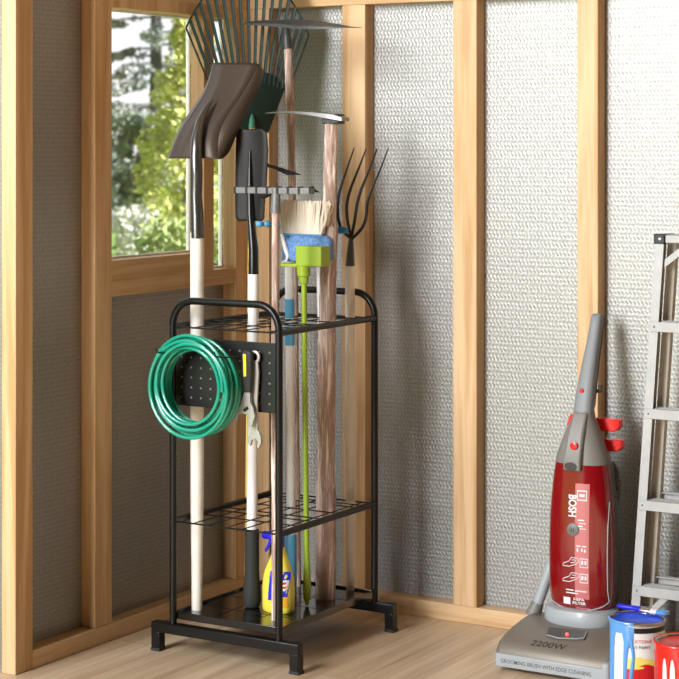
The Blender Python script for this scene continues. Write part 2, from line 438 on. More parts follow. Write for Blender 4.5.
for x, y in ((x0, yf), (x1, yf), (x1, yb)):
    for z in (.098, .09+zm-.09, zr): MB().sphere((x-.002, y-.0095, z), .0035, 1, .6, 1, 8, 6).build('bolt', M_wire, rack)
pb = MB().box(.225, .541, yf-.002, yf+.002, .661, .842)
pbo = pb.build('pegboard', M_peg, rack, .001)
def hook(u, v, ln=.12):
    p = W(u, v, yf-.002)
    pts = [p, p+V((0, -.02, .001)), p+V((0, -ln*.8, .009)), p+V((0, -ln, .014)), p+V((0, -ln-.003, .026))]
    MB().tube(pts, .0022, 8).build('hook', M_wire, pbo)
    return p
hk1 = hook(184, 353); hk2 = hook(247, 356.5, .145)

# ------------------------------------------------------------------ hose and wrenches
cen = W(194.5, 386, yf-.068); hp = []; NL = 14
for i in range(NL*40+1):
    a = 2*pi*i/40; l = i/40
    rr = .110+.0145*sin(l*2.3)+.003*sin(a*.37+1)
    yy = -.036+.072*(l/NL)+.004*sin(a*.61)
    ca = .004*sin(l*1.7)
    hp.append(cen+V((rr*cos(a)*1.0+ca, yy, rr*sin(a)*1.02-.004*cos(l))))
o = MB().tube(hp, .0049, 8).build('garden_hose', M_hose)
tag(o, 'coiled green rubber garden hose hanging on the pegboard hooks', 'hose')

Yw = yf-.03
t = thing('adjustable_wrench', 'adjustable wrench with black and yellow grip hanging on the right hook', 'wrench', W(246, 425, Yw))
MB().plate([(241, 352), (243.5, 350), (248.5, 350.5), (251, 353), (251, 372), (250, 393), (243, 393), (241, 372)], Yw-.006, .014).build('grip', M_grip, t, .004)
MB().plate([(242.8, 354), (245.8, 354), (246.2, 376), (243.6, 377)], Yw-.0075, .003).build('grip_inlay', M_gripy, t)
MB().plate([(244, 392), (249.5, 392), (250, 402), (253, 408), (254.5, 416), (251.5, 427), (249, 427.5), (250.5, 420), (248, 414.5), (241, 413.5), (237, 414.5), (236.3, 422), (234, 417),
            (235, 410.5), (240, 405.5)], Yw-.004, .009).build('jaw', M_chrome, t, .001)
q = W(246, 409, Yw-.005); MB().tube([q+V((-.006, 0, -.004)), q+V((.006, 0, .004))], .0042, 10).build('adjuster', M_tread, t)
Yw2 = yf-.014
t = thing('combination_wrench', 'chrome combination wrench hanging behind the adjustable wrench', 'wrench', W(254, 447, Yw2))
ring = [W(254.8, 357, Yw2)+V((.0125*cos(a), 0, .0135*sin(a))) for a in [2*pi*i/24 for i in range(24)]]
MB().tube(ring, .0042, 8, True).build('ring_end', M_chrome, t)
MB().plate([(252, 361.5), (257.5, 362), (258.5, 372), (257, 400), (257.5, 434), (251, 434), (251.5, 400), (251.8, 372)], Yw2-.003, .007).build('shank', M_chrome, t, .0015)
MB().plate([(251, 432), (257.5, 430), (260.5, 436), (261, 443), (258.5, 448.5), (256.8, 447.5), (257.5, 442), (255.5, 438.5), (251.5, 440), (250, 446), (247.8, 443), (248, 437)], Yw2-.004, .009).build('open_end', M_chrome, t, .001)

# ------------------------------------------------------------------ long tools in the rack
ZB = zp-.006
def root_of(u, v): return WZ(u, v, ZB)
def pole(pts, r, m, parent, name='handle', n=14, noise=0, steps=0):
    if steps:
        q = []
        for a, b_ in zip(pts[:-1], pts[1:]):
            for i in range(steps): q.append(V(a).lerp(V(b_), i/steps))
        q.append(V(pts[-1])); pts = q
    return MB().tube(pts, r, n, noise=noise).build(name, m, parent)

# scoop shovel
B = root_of(197, 609.5); Ys = B.y
t = thing('scoop_shovel', 'broad dark bronze shovel with cream handle at the front left of the rack', 'shovel', B)
top = W(197, 232, Ys)
hl = pole([B, B+V((0, 0, .12)), B+V((0, 0, .3)), top], [.0145, .0155, .0182, .0182], M_cream, t)
sk = [W(u, v, Ys+dy) for u, v, dy in ((197.5, 238, 0), (197, 215, -.002), (196, 195, 0), (196.5, 175, -.004), (196, 158, -.006), (196.5, 140, .008), (200, 122, .032), (206.5, 108, .058), (212.5, 100, .078))]
MB().tube(sk, [.0188, .0182, .0165, .0172, .0168, .0158, .012, .0075, .002], 14).build('socket', M_sock, t)
rows = []
for (v, us, dy) in ((63, (213, 214, 225, 236, 247, 258.5, 264), .16), (78, (209, 211, 222, 232, 242, 251, 260.5), .135), (95, (201.5, 205, 215, 224, 233, 241, 251.5), .105),
                    (112, (190, 195, 204, 212, 220, 229, 243), .07), (128, (180, 184, 193, 202, 211, 220.5, 236), .04), (144, (173, 176, 187, 197, 207, 218, 229), .018), (158.5, (168, 170, 183, 196, 208, 219, 222.5), .008)):
    rr = []
    for k, u in enumerate(us):
        e = (.03, 0, -.006, -.004, -.006, 0, .03)[k]
        vv = v+(0, 0, 0, 0, 0, .8, 8 if v < 150 else 0)[k]
        rr.append(W(u, vv, Ys+.012+dy+e))
    rows.append(rr)
def fine(rows, n=4):                   # smooth a coarse sheet along its length
    out = []
    m_ = len(rows)
    for i in range(m_-1):
        for j in range(n):
            k = j/n; P = [rows[max(0, i-1)], rows[i], rows[i+1], rows[min(m_-1, i+2)]]
            out.append([.5*(2*b+(c-a)*k+(2*a-5*b+4*c-d)*k*k+(3*b-a-3*c+d)*k**3) for a, b, c, d in zip(*P)])
    out.append(rows[-1]); return out
rows = fine(rows)
MB().grid([r[1:6] for r in rows]).build('blade', M_scoop, t, solid=.0022, smooth=60)
MB().grid([r[0:2] for r in rows]).build('side_flange', M_scoop, t, solid=.0022, smooth=60)
MB().grid([r[5:7] for r in rows]).build('side_flange', M_scoop, t, solid=.0022, smooth=60)

# trenching spade
B = root_of(252, 607); Ys = B.y
t = thing('trenching_spade', 'black narrow spade with white shaft and black rubber end grip, beside the hanging wrenches', 'spade', B)
pole([W(252, 530, Ys), W(253.5, 274, Ys)], .0148, M_white, t, 'shaft')
g0 = W(252, 530, Ys)
MB().tube([B, B+V((0, 0, .004)), B+V((0, 0, .02)), B+V((0, 0, .04)), B+V((0, 0, .07)), B+V((0, 0, .1)), g0+V((0, 0, -.01)), g0+V((0, 0, .002)), g0+V((0, 0, .004))],
          [.016, .021, .0245, .0245, .021, .0195, .0195, .0185, .012], 18).build('end_grip', M_rubber, t)
MB().tube([W(253.5, 276, Ys), W(253.5, 250, Ys), W(252, 232, Ys), W(250.5, 215, Ys+.004), W(250, 190, Ys+.008), W(250, 150, Ys+.01)], [.0142, .0135, .012, .0105, .009, .003], 14).build('socket', M_blk, t)
rows = []
for v, ul, ur in ((129, 239, 262), (132, 236.5, 266.5), (150, 235.8, 268), (190, 235.2, 266), (205, 235.2, 264.5), (218, 235.6, 264), (221, 238, 262)):
    rows.append([W(ul+(ur-ul)*k/6, v, Ys+.014+.01*((k-3)/3)**2*-1) for k in range(7)])
MB().grid(rows).build('blade', M_tread, t, solid=.003, smooth=50)
MB().tube([W(262, 196.5, Ys+.006), W(267, 195.5, Ys+.003), W(271, 194, Ys-.004)], [.006, .0058, .004], 10).build('tread', M_tread, t)

# leaf rake: fan set across the corner
def fanY(u): return -.36+(u-188)/120*.30
B = WZ(247.6, 590, ZB)
t = thing('leaf_rake', 'dark green fan leaf rake rising behind the bronze shovel', 'rake', B)
pole([B, W(252, 160, fanY(252)-.012), W(252, 122, fanY(252)-.012)], [.0095, .0095, .0085], M_yel, t)
MB().tube([W(252, 128, fanY(252)-.014), W(252, 120, fanY(252)-.014), W(252, 114, fanY(252)-.01)], [.0105, .008, .002], 10).build('ferrule', mat('sea_green', rgb(64, 140, 112), .4), t)
MB().add([W(u, v, fanY(u)) for u, v in ((236, 133), (268, 133), (284, 90), (276, 76), (252, 68), (226, 76), (212, 84))], [(0, 1, 2, 3, 4, 5, 6)]).build('fan_plate', M_rakeg, t, solid=.006, smooth=0)
NT = 19
tips = []
for i in range(NT):
    k = i/(NT-1); s = -.412+k*(.372+.412)
    # border of the fan: straight flanks rising to a rounded crown
    if k < .5: vt = 28-(k/.5)*76
    else: vt = 35-((1-k)/.5)*83
    u1 = 252+s*(188-vt); v0 = 92-14*(1-abs(2*k-1)); u0 = 252+s*(188-v0)
    p0, p1 = W(u0, v0, fanY(u0)), W(u1, vt, fanY(u1)); tips.append(p1)
    if i in (0, NT-1): MB().tube([p0, p1], .0028, 6).build('tine', M_rakeg, t)
    else: MB().tube([p0, p1], .0022, 8, flat=2.6).build('tine', M_rakeg, t)
MB().tube(tips, .0028, 6).build('border_wire', M_rakeg, t)

# pointed weeding hoe behind the spade
B = WZ(253, 598, ZB); Yh = B.y+.02
t = thing('weeding_hoe', 'small black pointed weeding hoe poking out right of the spade blade', 'hoe', B)
pole([B, W(253.5, 300, Yh), W(252, 222, Yh), W(261, 180, Yh), W(265, 166, Yh), W(268, 165, Yh-.004)], [.006, .006, .006, .006, .006, .0045], M_tread, t, 'shaft', 10)
MB().sphere(W(267, 165, Yh-.004), .006).build('rivet', M_tread, t)
MB().loft([[W(267, 164, Yh-.004), W(267, 167, Yh-.004), W(267.5, 167, Yh+.004), W(267.5, 164, Yh+.004)],
           [W(274, 165.5, Yh-.022), W(274, 169, Yh-.022), W(276, 169.5, Yh+.022), W(276, 166, Yh+.022)],
           [W(287, 170, Yh-.03), W(287, 175, Yh-.03), W(289, 174.5, Yh+.02), W(289, 170, Yh+.02)],
           [W(300.5, 174, Yh-.002), W(300.5, 174.8, Yh-.002), W(300.5, 174.8, Yh+.002), W(300.5, 174, Yh+.002)]]).build('blade', M_tread, t)

# grubbing hoe (tallest wooden handle)
B = WZ(297, 586, ZB); Yp = B.y
t = thing('grubbing_hoe', 'grey broad-bladed grubbing hoe, highest head above the rack, on a slim wooden handle', 'hoe', B)
pole([B, W(296, 480, Yp), W(293.5, 260, Yp), W(290.5, 120, Yp), W(288, 46, Yp)], .0115, rustic, t, noise=.06, steps=14)
MB().tube([W(288, 49, Yp), W(287, 40, Yp), W(286.5, 33, Yp-.003), W(286, 26, Yp-.01)], [.0142, .0138, .010, .010], 12).build('socket', M_iron, t)
secs = []
for u, va, vb, ya, ybk in ((246.8, 21.4, 25.3, -.022, .012), (250, 20.4, 26, -.028, .018), (270, 19.3, 27.5, -.034, .022), (287, 18.7, 29, -.036, .026), (303, 19.5, 30.8, -.042, .03), (320, 21.2, 31.4, -.045, .03), (332, 23.2, 30.4, -.04, .02), (350, 26.3, 28.6, -.025, .005), (363.5, 27.6, 28.1, -.008, -.004)):
    Y0 = Yp+.012
    a, b_ = W(u, va, Y0), W(u, vb, Y0)
    m_ = (a+b_)/2; hh = (a-b_).z/2; th = min(hh*.55, .008)
    secs.append([V((m_.x, Y0+ya, m_.z-hh+th*.4)), V((m_.x, Y0+ybk, m_.z+hh-th)), V((m_.x, Y0+ybk, m_.z+hh)), V((m_.x, Y0+ya, m_.z-hh+th*1.6))])
MB().loft(secs).build('head', M_iron, t, .001)

# mattock with a thick rough handle
B = WZ(325.5, 598, ZB); Yp = B.y
t = thing('mattock', 'mattock with curved thin grey blade on a thick rough-hewn wooden handle', 'mattock', B)
q = .0268
pole([B, W(326, 480, Yp), W(327, 330, Yp), W(329.5, 220, Yp), W(331.5, 121, Yp)], [q*1.06]*14+[q*.98]*14+[q*.9]*14+[q*.72]*15, rustic, t, n=10, noise=.05, steps=14)
hx = W(333.5, 118, Yp)
MB().box(hx.x-.0265, hx.x+.0265, Yp-.02, Yp+.02, hx.z-.017, hx.z+.011).build('eye', M_iron, t, .004)
secs = []
for u, v, th, wd in ((266, 113.2, .001, .004), (275, 112.6, .002, .016), (296, 112.2, .0035, .03), (315, 113.8, .005, .03), (330, 116, .007, .028), (338, 117.2, .007, .026), (345.5, 119.4, .005, .02)):
    c = W(u, v, Yp-.004)
    secs.append([c+V((0, -wd, -th)), c+V((0, wd, -th)), c+V((0, wd, th)), c+V((0, -wd, th))])
MB().loft(secs).build('blade', mat('worn_steel', rgb(150, 150, 148), .35, .75), t, .001)

# bow rake
B = WZ(275, 620, ZB); Yp = B.y
t = thing('bow_rake', 'grey iron-headed garden rake on a thin wooden handle by the front right post', 'rake', B)
pole([B, W(275, 480, Yp), W(275.5, 210, Yp)], [.0092]*14+[.0105]*15, rustic, t, noise=.06, steps=14)
MB().tube([W(275.5, 213, Yp), W(276, 196, Yp), W(276, 189, Yp)], [.0135, .012, .011], 14).build('socket', M_gal, t)
a, b_ = W(235, 190, Yp), W(313, 189.6, Yp)
MB().box(a.x, b_.x, Yp-.008, Yp+.008, a.z-.0088, a.z+.0088).build('head_bar', M_gal, t, .002)
for u in (236.5, 248, 258, 268.5, 279, 289.5, 300.5, 311.5):
    p = W(u, 190, Yp)
    tn = MB().tube([p, p+V((0, .015, -.002)), p+V((0, .036, -.006))], [.0048, .0042, .0015], 8).build('tine', M_galdark, t)
    MB().box(p.x-.0034, p.x+.0034, Yp-.0092, Yp+.0092, p.z-.0093, p.z+.0093).build('collar', M_galdark, tn, .0006)

# white and blue broom with cream bristles
Yp = -.345; B = W(291, 594, Yp); B.z = ZB
t = thing('broom', 'broom with cream bristles up on a white pole with light blue bands', 'broom', B)
pole([W(291, 540, Yp), W(289.5, 268, Yp), W(297, 234, Yp)], [.0128, .0128, .012], M_white, t)
pole([B, B+V((0, 0, .05)), W(291, 537, Yp), W(291, 534, Yp)], [.0155, .016, .016, .0135], M_lblue, t, 'end_grip')
pole([W(289.8, 318, Yp), W(289.8, 299, Yp)], .0134, M_lblue, t, 'band'); pole([W(290, 345, Yp), W(289.8, 325, Yp)], .0148, M_lblue, t, 'band')
a, b_ = W(284, 238, Yp), W(325, 238, Yp)
MB().box(a.x, b_.x, Yp-.018, Yp+.018, a.z-.014, a.z+.016).build('head_block', M_lblue, t, .006)
br = MB()
for i in range(46):
    for j in range(9):
        k = i/45; x = a.x+.003+(b_.x-a.x-.006)*k; y = Yp-.016+.032*j/8
        ln = .088+random.uniform(-.006, .004); sp = (k-.5)*.024+random.uniform(-.006, .006)*(2.2 if k < .2 or k > .88 else .6)
        p0 = V((x, y, a.z+.014)); p2 = p0+V((sp, random.uniform(-.004, .004), ln)); p1 = p0.lerp(p2, .5)+V((random.uniform(-.004, .004)*(1.6 if k < .2 or k > .88 else .4), 0, 0))
        br.tube([p0, p1, p2], [.0024, .0022, .0016], 4)
bo = br.build('bristles', M_brist, t, smooth=60); bo['kind'] = 'stuff'

# blue flat dust mop behind
B = WZ(327, 588, ZB); Yp = -.252; B = W(327, 588, Yp); B.z = ZB
t = thing('dust_mop', 'white-poled dust mop with narrow blue crossbar, mostly hidden behind the cream broom', 'mop', B)
pole([B, W(319.5, 262, Yp), W(315, 230, Yp)], .0095, M_white, t)
MB().tube([W(262, 224, Yp), W(300, 226.5, Yp), W(341, 230, Yp), W(347, 230.5, Yp)], [.006, .0095, .0105, .008], 12).build('crossbar', M_blue, t)
for u in (259.5, 267.5): MB().sphere(W(u, 224, Yp-.012), .0105, 1.05, 1, .95).build('end_knob', M_lblue, t)

# lime green mop
B = WZ(307, 606, ZB); Yp = B.y
t = thing('green_mop', 'lime green mop with boxy head and blue microfibre pad', 'mop', B)
pole([W(307.3, 585, Yp), W(306, 500, Yp), W(304, 282, Yp)], [.0078, .0075, .0075], M_green, t)
MB().tube([B+V((0, 0, .012)), B+V((0, 0, .02)), B+V((0, 0, .05)), B+V((0, 0, .085)), B+V((0, 0, .12))], [.006, .0098, .0115, .0098, .0078], 14).build('end_bulb', M_green, t)
MB().sphere(B+V((0, 0, .008)), .0062, 1, 1, 1.1).build('tip', M_lgreen, t)
MB().tube([W(304, 284, Yp), W(304, 282, Yp), W(304, 277, Yp), W(303.8, 276, Yp), W(303.5, 265, Yp)], [.010, .0125, .0135, .0175, .0195], 16).build('socket', M_green, t)
a, b_ = W(295.5, 266, Yp-.02), W(321, 246.5, Yp-.02)
MB().box(a.x, b_.x, Yp-.02, Yp+.03, a.z, b_.z).build('head_box', M_green, t, .003)
p = W(282.5, 265, Yp); q = W(300, 265, Yp)
MB().box(p.x, q.x, Yp-.012, Yp+.022, p.z-.004, p.z+.005).build('wing', M_green, t, .002)
pd = []
Yq = Yp+.026
a, b_ = W(288, 262, Yq), W(330.5, 236, Yq)
def rrect(xc, zc, hw, hh, r, y, n=6):
    o = []
    for cx_, cz_, a0 in ((hw-r, hh-r, 0), (-hw+r, hh-r, pi/2), (-hw+r, -hh+r, pi), (hw-r, -hh+r, 1.5*pi)):
        for i in range(n+1):
            an = a0+pi/2*i/n; o.append(V((xc+cx_+r*cos(an), y, zc+cz_+r*sin(an))))
    return o
xc, zc, hw, hh = (a.x+b_.x)/2, (a.z+b_.z)/2, (b_.x-a.x)/2, (b_.z-a.z)/2
pad = MB().loft([rrect(xc, zc, hw-.008, hh-.008, .012, Yq-.004), rrect(xc, zc, hw-.002, hh-.002, .016, Yq), rrect(xc, zc, hw, hh, .018, Yq+.008), rrect(xc, zc, hw-.003, hh-.003, .016, Yq+.02)])
po = pad.build('pad', M_denim, t, smooth=60)
MB().tube([W(u, v, Yq+.002) for u, v in ((281.5, 234), (284, 243), (286, 250), (288, 256), (286.5, 260.5), (281.5, 262.5))], [.004, .006, .0065, .0055, .004, .003], 8).build('piping', M_piping, po)
MB().box(W(280.5, 250, Yq).x, W(289, 250, Yq).x, Yq+.006, Yq+.02, W(280, 261.5, Yq).z, W(280, 238, Yq).z).build('pad_fold', M_denim, po, .005)

# garden fork
Yp = -.203; B = W(350.5, 590, Yp); B.z = ZB
t = thing('garden_fork', 'black four-tined garden fork with cream handle at the back right of the rack', 'fork', B)
pole([B, B+V((0, 0, .15)), W(350, 266, Yp)], [.0115, .0135, .0138], M_cream, t)
MB().tube([W(350, 268, Yp), W(350.5, 252, Yp), W(351, 240, Yp), W(351, 232, Yp)], [.0138, .0105, .007, .0055], 14).build('socket', M_forks, t)
for pts in (((351.5, 239), (346, 234.5), (341, 228.7), (338, 219), (337.4, 208), (338.2, 196), (342.4, 182), (348, 166), (354.2, 147.6)),
            ((350.8, 237), (349, 228), (347.4, 220), (346.2, 206.5), (349.5, 190.6), (358.3, 169.4), (366.3, 148.5)),
            ((351.6, 237), (353.2, 228), (354.8, 220), (356.8, 204.8), (360.5, 190.6), (369, 171), (377, 148.5)),
            ((351.8, 239), (358, 233), (363.6, 226), (366.8, 215.4), (366.8, 203), (370.7, 191), (379.5, 172), (388.4, 147.6))):
    n = len(pts); P3 = [W(u, v, Yp+.0-.03*sin(pi*i/(n-1))) for i, (u, v) in enumerate(pts)]
    # smooth the bends
    for _ in range(2):
        Q = [P3[0]]
        for a, b_ in zip(P3[:-1], P3[1:]): Q += [a.lerp(b_, .25), a.lerp(b_, .75)]
        Q.append(P3[-1]); P3 = Q
    m_ = len(P3); MB().tube(P3, [.0045*(1-.75*max(0, (i/m_-.6)/.4)) for i in range(m_)], 8).build('tine', M_fork, t)

# ------------------------------------------------------------------ spray bottle on the tray
B = WZ(278.5, 611, ZB); bx, by = B.x, B.y
t = thing('spray_bottle', 'yellow spray bottle with blue trigger standing on the rack tray', 'spray bottle', B)
bw = (W(294, 600, by).x-W(263, 600, by).x)/2*.93
def bottle_sec(z, hw, hd, dx=0, n=36, p=2.6):
    o = []
    for i in range(n):
        a = 2*pi*i/n; c_, s_ = cos(a), sin(a); r = (abs(c_)**p+abs(s_)**p)**(-1/p)
        o.append(V((bx+dx+hw*r*c_, by+hd*r*s_, ZB+z)))
    return o
prof = ((0, .88, 0), (.003, .96, 0), (.012, 1, 0), (.06, 1, 0), (.09, .95, 0), (.11, .82, 0), (.13, .64, .001), (.148, .48, .002), (.16, .34, .003), (.172, .3, .003))
MB().loft([bottle_sec(z, bw*k, .029*(k*.6+.4), dx) for z, k, dx in prof]).build('bottle', M_yplast, t, smooth=60)
cx_ = bx+.003
trg = MB().tube([V((cx_, by, ZB+.17)), V((cx_, by, ZB+.192))], .0145, 14)
trg.box(cx_-.03, cx_+.011, by-.011, by+.011, ZB+.19, ZB+.214)
to = trg.build('trigger_head', M_trig, t, .003)
nz = W(266.5, 535, by)
MB().tube([nz+V((.012, 0, 0)), nz+V((-.006, 0, 0)), nz+V((-.011, 0, 0))], [.0105, .0105, .008], 12).build('nozzle', M_trig, to)
MB().tube([W(271, 540, by), W(268.5, 546, by), W(265.5, 551, by)], [.005, .0048, .0035], 8).build('trigger', M_trig, to)
# label on the side towards the post
def bf(x, z, e=.0006):                # front surface of the bottle at offset x, height z
    for (za, ka, da), (zb_, kb, db) in zip(prof[:-1], prof[1:]):
        if za <= z <= zb_:
            q = (z-za)/(zb_-za); k = ka+(kb-ka)*q; dx = da+(db-da)*q; break
    hw, hd = bw*k, .029*(k*.6+.4); xx = max(-.98, min(.98, (x-dx)/hw))
    return V((bx+x, by-hd*(1-abs(xx)**2.6)**(1/2.6)-e, ZB+z))
def blab(name, m, x0_, x1_, z0_, z1_, e, skew=0):
    MB().grid([[bf(x0_+(x1_-x0_)*i/8+skew*(j/8-.5), z0_+(z1_-z0_)*j/8, e) for i in range(9)] for j in range(9)]).build(name, m, t)
blab('label', M_lab_b, -.012, bw*.93, .034, .112, .0006, .006)
blab('label_panel', M_lab_w, .006, bw*.86, .062, .09, .0011, .008)
for k in range(2): blab('label_stripe', M_lab_r, .01, bw*.8, .068+k*.011, .074+k*.011, .0016, .004)
blab('label_fruit', M_lab_o, .002, bw*.9, .018, .046, .0013); blab('label_fruit', M_lab_r, .012, .024, .013, .021, .0017)

# ------------------------------------------------------------------ upright vacuum cleaner
VX, VY = 1.166, -.15
M_vgrey = mat('vacuum_grey', rgb(126, 124, 119), .5, .1); M_vdark = mat('vacuum_dark', rgb(84, 82, 79), .42, .2)
M_vlight = mat('vacuum_light_grey', rgb(164, 170, 174), .38, coat=.2); M_vbase = mat('vacuum_base', rgb(126, 119, 108), .45, .25)
M_red = mat('clear_red', rgb(128, 10, 18), .14, coat=.7); M_redac = mat('bright_red', rgb(226, 26, 30), .3, coat=.3)
M_pic = mat('decal_white', rgb(240, 232, 232), .4); M_pink = mat('decal_pink', rgb(196, 112, 112), .3); M_ink = mat('dark_ink', rgb(50, 48, 46), .5)
M_led = mat('red_light', (1, .05, .03, 1), .3, emit=6)
t = thing('vacuum_cleaner', 'red and grey upright vacuum cleaner standing against the right wall', 'vacuum cleaner', (1.18, -.26, 0))
bp = ((-.374, .010), (-.379, .03), (-.376, .05), (-.362, .068), (-.33, .08), (-.27, .091), (-.2, .1), (-.15, .102), (-.138, .09), (-.138, .010))
MB().loft([[V((1.02+e, y+(.008 if y < -.3 else -.004)*s, z*(1-.04*s)+.0004)) for y, z in bp] for e, s in ((0, 1), (.006, .3), (.014, 0), (.301, 0), (.309, .3), (.315, 1))]).build('base', M_vbase, t, smooth=50)
def base_top(x, y):                   # height of the base's upper surface
    for (ya, za), (yb_, zb_) in zip(bp[1:-2], bp[2:-1]):
        if ya > yb_: ya, za, yb_, zb_ = yb_, zb_, ya, za
        if ya <= y <= yb_: return za+(zb_-za)*(y-ya)/(yb_-ya)
    return .1
MB().box(1.024, 1.331, -.3835, -.376, .011, .045).build('bumper', M_vlight, t, .003)
tx = MB(); text_on(tx, 'GROOMING BRUSH WITH EDGE CLEANING', .0128, lambda x, y: V((1.166+x, -.3838, .027+y*1.15)), .0001); tx.build('bumper_lettering', M_vdark, t, smooth=0)
tx = MB(); text_on(tx, '2200W', .031, lambda x, y: V((1.157+x*1.02, -.3475+y*1.0, base_top(0, -.3475+y*1.0)+.0009)), .0003); tx.build('power_lettering', M_ink, t, smooth=0)
MB().box(1.318, 1.339, -.386, -.30, .004, .06).build('corner_wheel_guard', M_vlight, t, .009, 3)
for x in (1.05, 1.305): MB().tube([(x-.012, -.17, .013), (x+.012, -.17, .013)], .013, 14).build('wheel', M_blk, t)
def sec(z, hw, hd, xc=VX, yc=VY, n=40, p=2.4):
    o = []
    for i in range(n):
        a = 2*pi*i/n; c_, s_ = cos(a), sin(a); r = (abs(c_)**p+abs(s_)**p)**(-1/p)
        o.append(V((xc+hw*r*c_, yc+hd*r*s_, z)))
    return o
# collar over the base
MB().loft([sec(.09, .094, .07, yc=-.155), sec(.095, .099, .074, yc=-.155), sec(.118, .1, .075, yc=-.155), sec(.134, .095, .07, yc=-.155), sec(.138, .085, .06, yc=-.155)]).build('collar', M_vlight, t, smooth=50)
body = ((.137, .080, .050), (.15, .087, .056), (.2, .0905, .060), (.3, .0905, .061), (.38, .088, .060), (.44, .083, .058), (.488, .0775, .055), (.515, .073, .053))
MB().loft([sec(z, hw*1.015, hd*.9, yc=VY+.016) for z, hw, hd in ((.128, .078, .055),)+body]).build('back_shell', M_vdark, t, smooth=50)
MB().loft([sec(z, hw, hd) for z, hw, hd in body]).build('dust_chamber', M_red, t, smooth=50)
neck = ((.5155, .073, .053, VY), (.53, .0705, .0515, VY), (.566, .058, .046, VY), (.605, .043, .038, VY+.003), (.632, .03, .03, VY+.006), (.65, .026, .026, VY+.008))
MB().loft([sec(z, hw, hd, yc=y) for z, hw, hd, y in neck]).build('shoulder', M_vgrey, t, smooth=60)
def body_y(x, z, e=.0008):
    rows_ = [(a, b_, c_, VY) for a, b_, c_ in body]+list(neck[1:])
    for A_, B_ in zip(rows_[:-1], rows_[1:]):
        if A_[0] <= z <= B_[0]:
            q = (z-A_[0])/(B_[0]-A_[0]); hw = A_[1]+(B_[1]-A_[1])*q; hd = A_[2]+(B_[2]-A_[2])*q; yc = A_[3]+(B_[3]-A_[3])*q; break
    else: hw, hd, yc = .08, .05, VY
    xx = min(.985, abs(x)/hw)
    return V((VX+x, yc-hd*(1-xx**2.4)**(1/2.4)-e, z))
# bright seam round the chamber
ed = [body_y(.0875*cos(a)*.97, .165-.03*sin(a), .001) for a in [pi*i/24 for i in range(25)]]
ed = [body_y(.083, z, .0012) for z in (.42, .36, .3, .24, .19)]+ed[1:]
MB().tube(ed, .0016, 6).build('seam_trim', M_vlight, t)
# neck ridge with recessed grip hole, button
MB().loft([[body_y(-.030+.002, .5, .0005), body_y(.020, .5, .0005), body_y(.020, .5, .012), body_y(-.03, .5, .012)],
           [body_y(-.03, .53, .001), body_y(.022, .53, .001), body_y(.02, .53, .016), body_y(-.028, .53, .016)],
           [body_y(-.024, .6, .001), body_y(.024, .6, .001), body_y(.02, .6, .014), body_y(-.02, .6, .014)],
           [body_y(-.02, .648, 0), body_y(.02, .648, 0), body_y(.018, .648, .006), body_y(-.018, .648, .006)]]).build('neck_ridge', M_vgrey, t, .004)
q = body_y(-.006, .512, .0122); MB().lathe([(.0005, 0), (.0155, 0), (.0155, .0012), (.0005, .0012)], q, 24, Matrix.Diagonal((1.15, 1, 1)) @ Matrix.Rotation(pi/2, 3, 'X') @ Matrix.Diagonal((1, .72, 1))).build('grip_hole', M_ink, t)
q = body_y(.001, .566, .0152); bt = MB().lathe([(.0005, .003), (.007, .003), (.0105, .0015), (.0105, -.002)], q, 20, Matrix.Rotation(pi/2, 3, 'X')).build('power_button', M_redac, t)
MB().lathe([(.0042, .0036), (.0042, .003), (.003, .003), (.003, .0036)], q, 16, Matrix.Rotation(pi/2, 3, 'X'), cap=False).build('button_ring', M_pic, bt)
# handle
hs = []
for z, x, y, hw, hd in ((.63, .0, VY+.002, .026, .022), (.665, .0, VY+.01, .0255, .022), (.70, .0, VY+.02, .024, .021), (.74, .0, VY+.034, .0215, .0195), (.78, .0, VY+.05, .0195, .0185), (.83, .0, VY+.072, .0172, .018), (.875, 0, VY+.09, .0158, .018), (.893, 0, VY+.096, .0155, .018), (.899, 0, VY+.098, .012, .014)):
    hs.append(sec(z, hw, hd, VX+x, y, 24, 3.2))
MB().loft(hs).build('handle', mat('handle_grey', rgb(128, 132, 135), .5), t, smooth=45)
MB().loft([sec(z, hw*.9, .006, VX, y+.0185, 16, 3) for z, hw, y in ((.66, .024, VY+.012), (.70, .024, VY+.022), (.74, .0215, VY+.036), (.78, .0195, VY+.052), (.83, .0172, VY+.074), (.89, .0155, VY+.097))]).build('handle_back', M_vdark, t, smooth=60)
q = V((VX-.004, VY+.019-.0213, .703)); MB().lathe([(.0005, .002), (.0055, .002), (.0065, 0), (.0065, -.003)], q, 16, Matrix.Rotation(pi/2, 3, 'X')).build('handle_button', M_redac, t)
MB().tube([(VX+.02, VY+.04, .70), (VX+.03, VY+.045, .70), (VX+.03, VY+.045, .715)], .006, 8).build('cord_hook', M_ink, t)
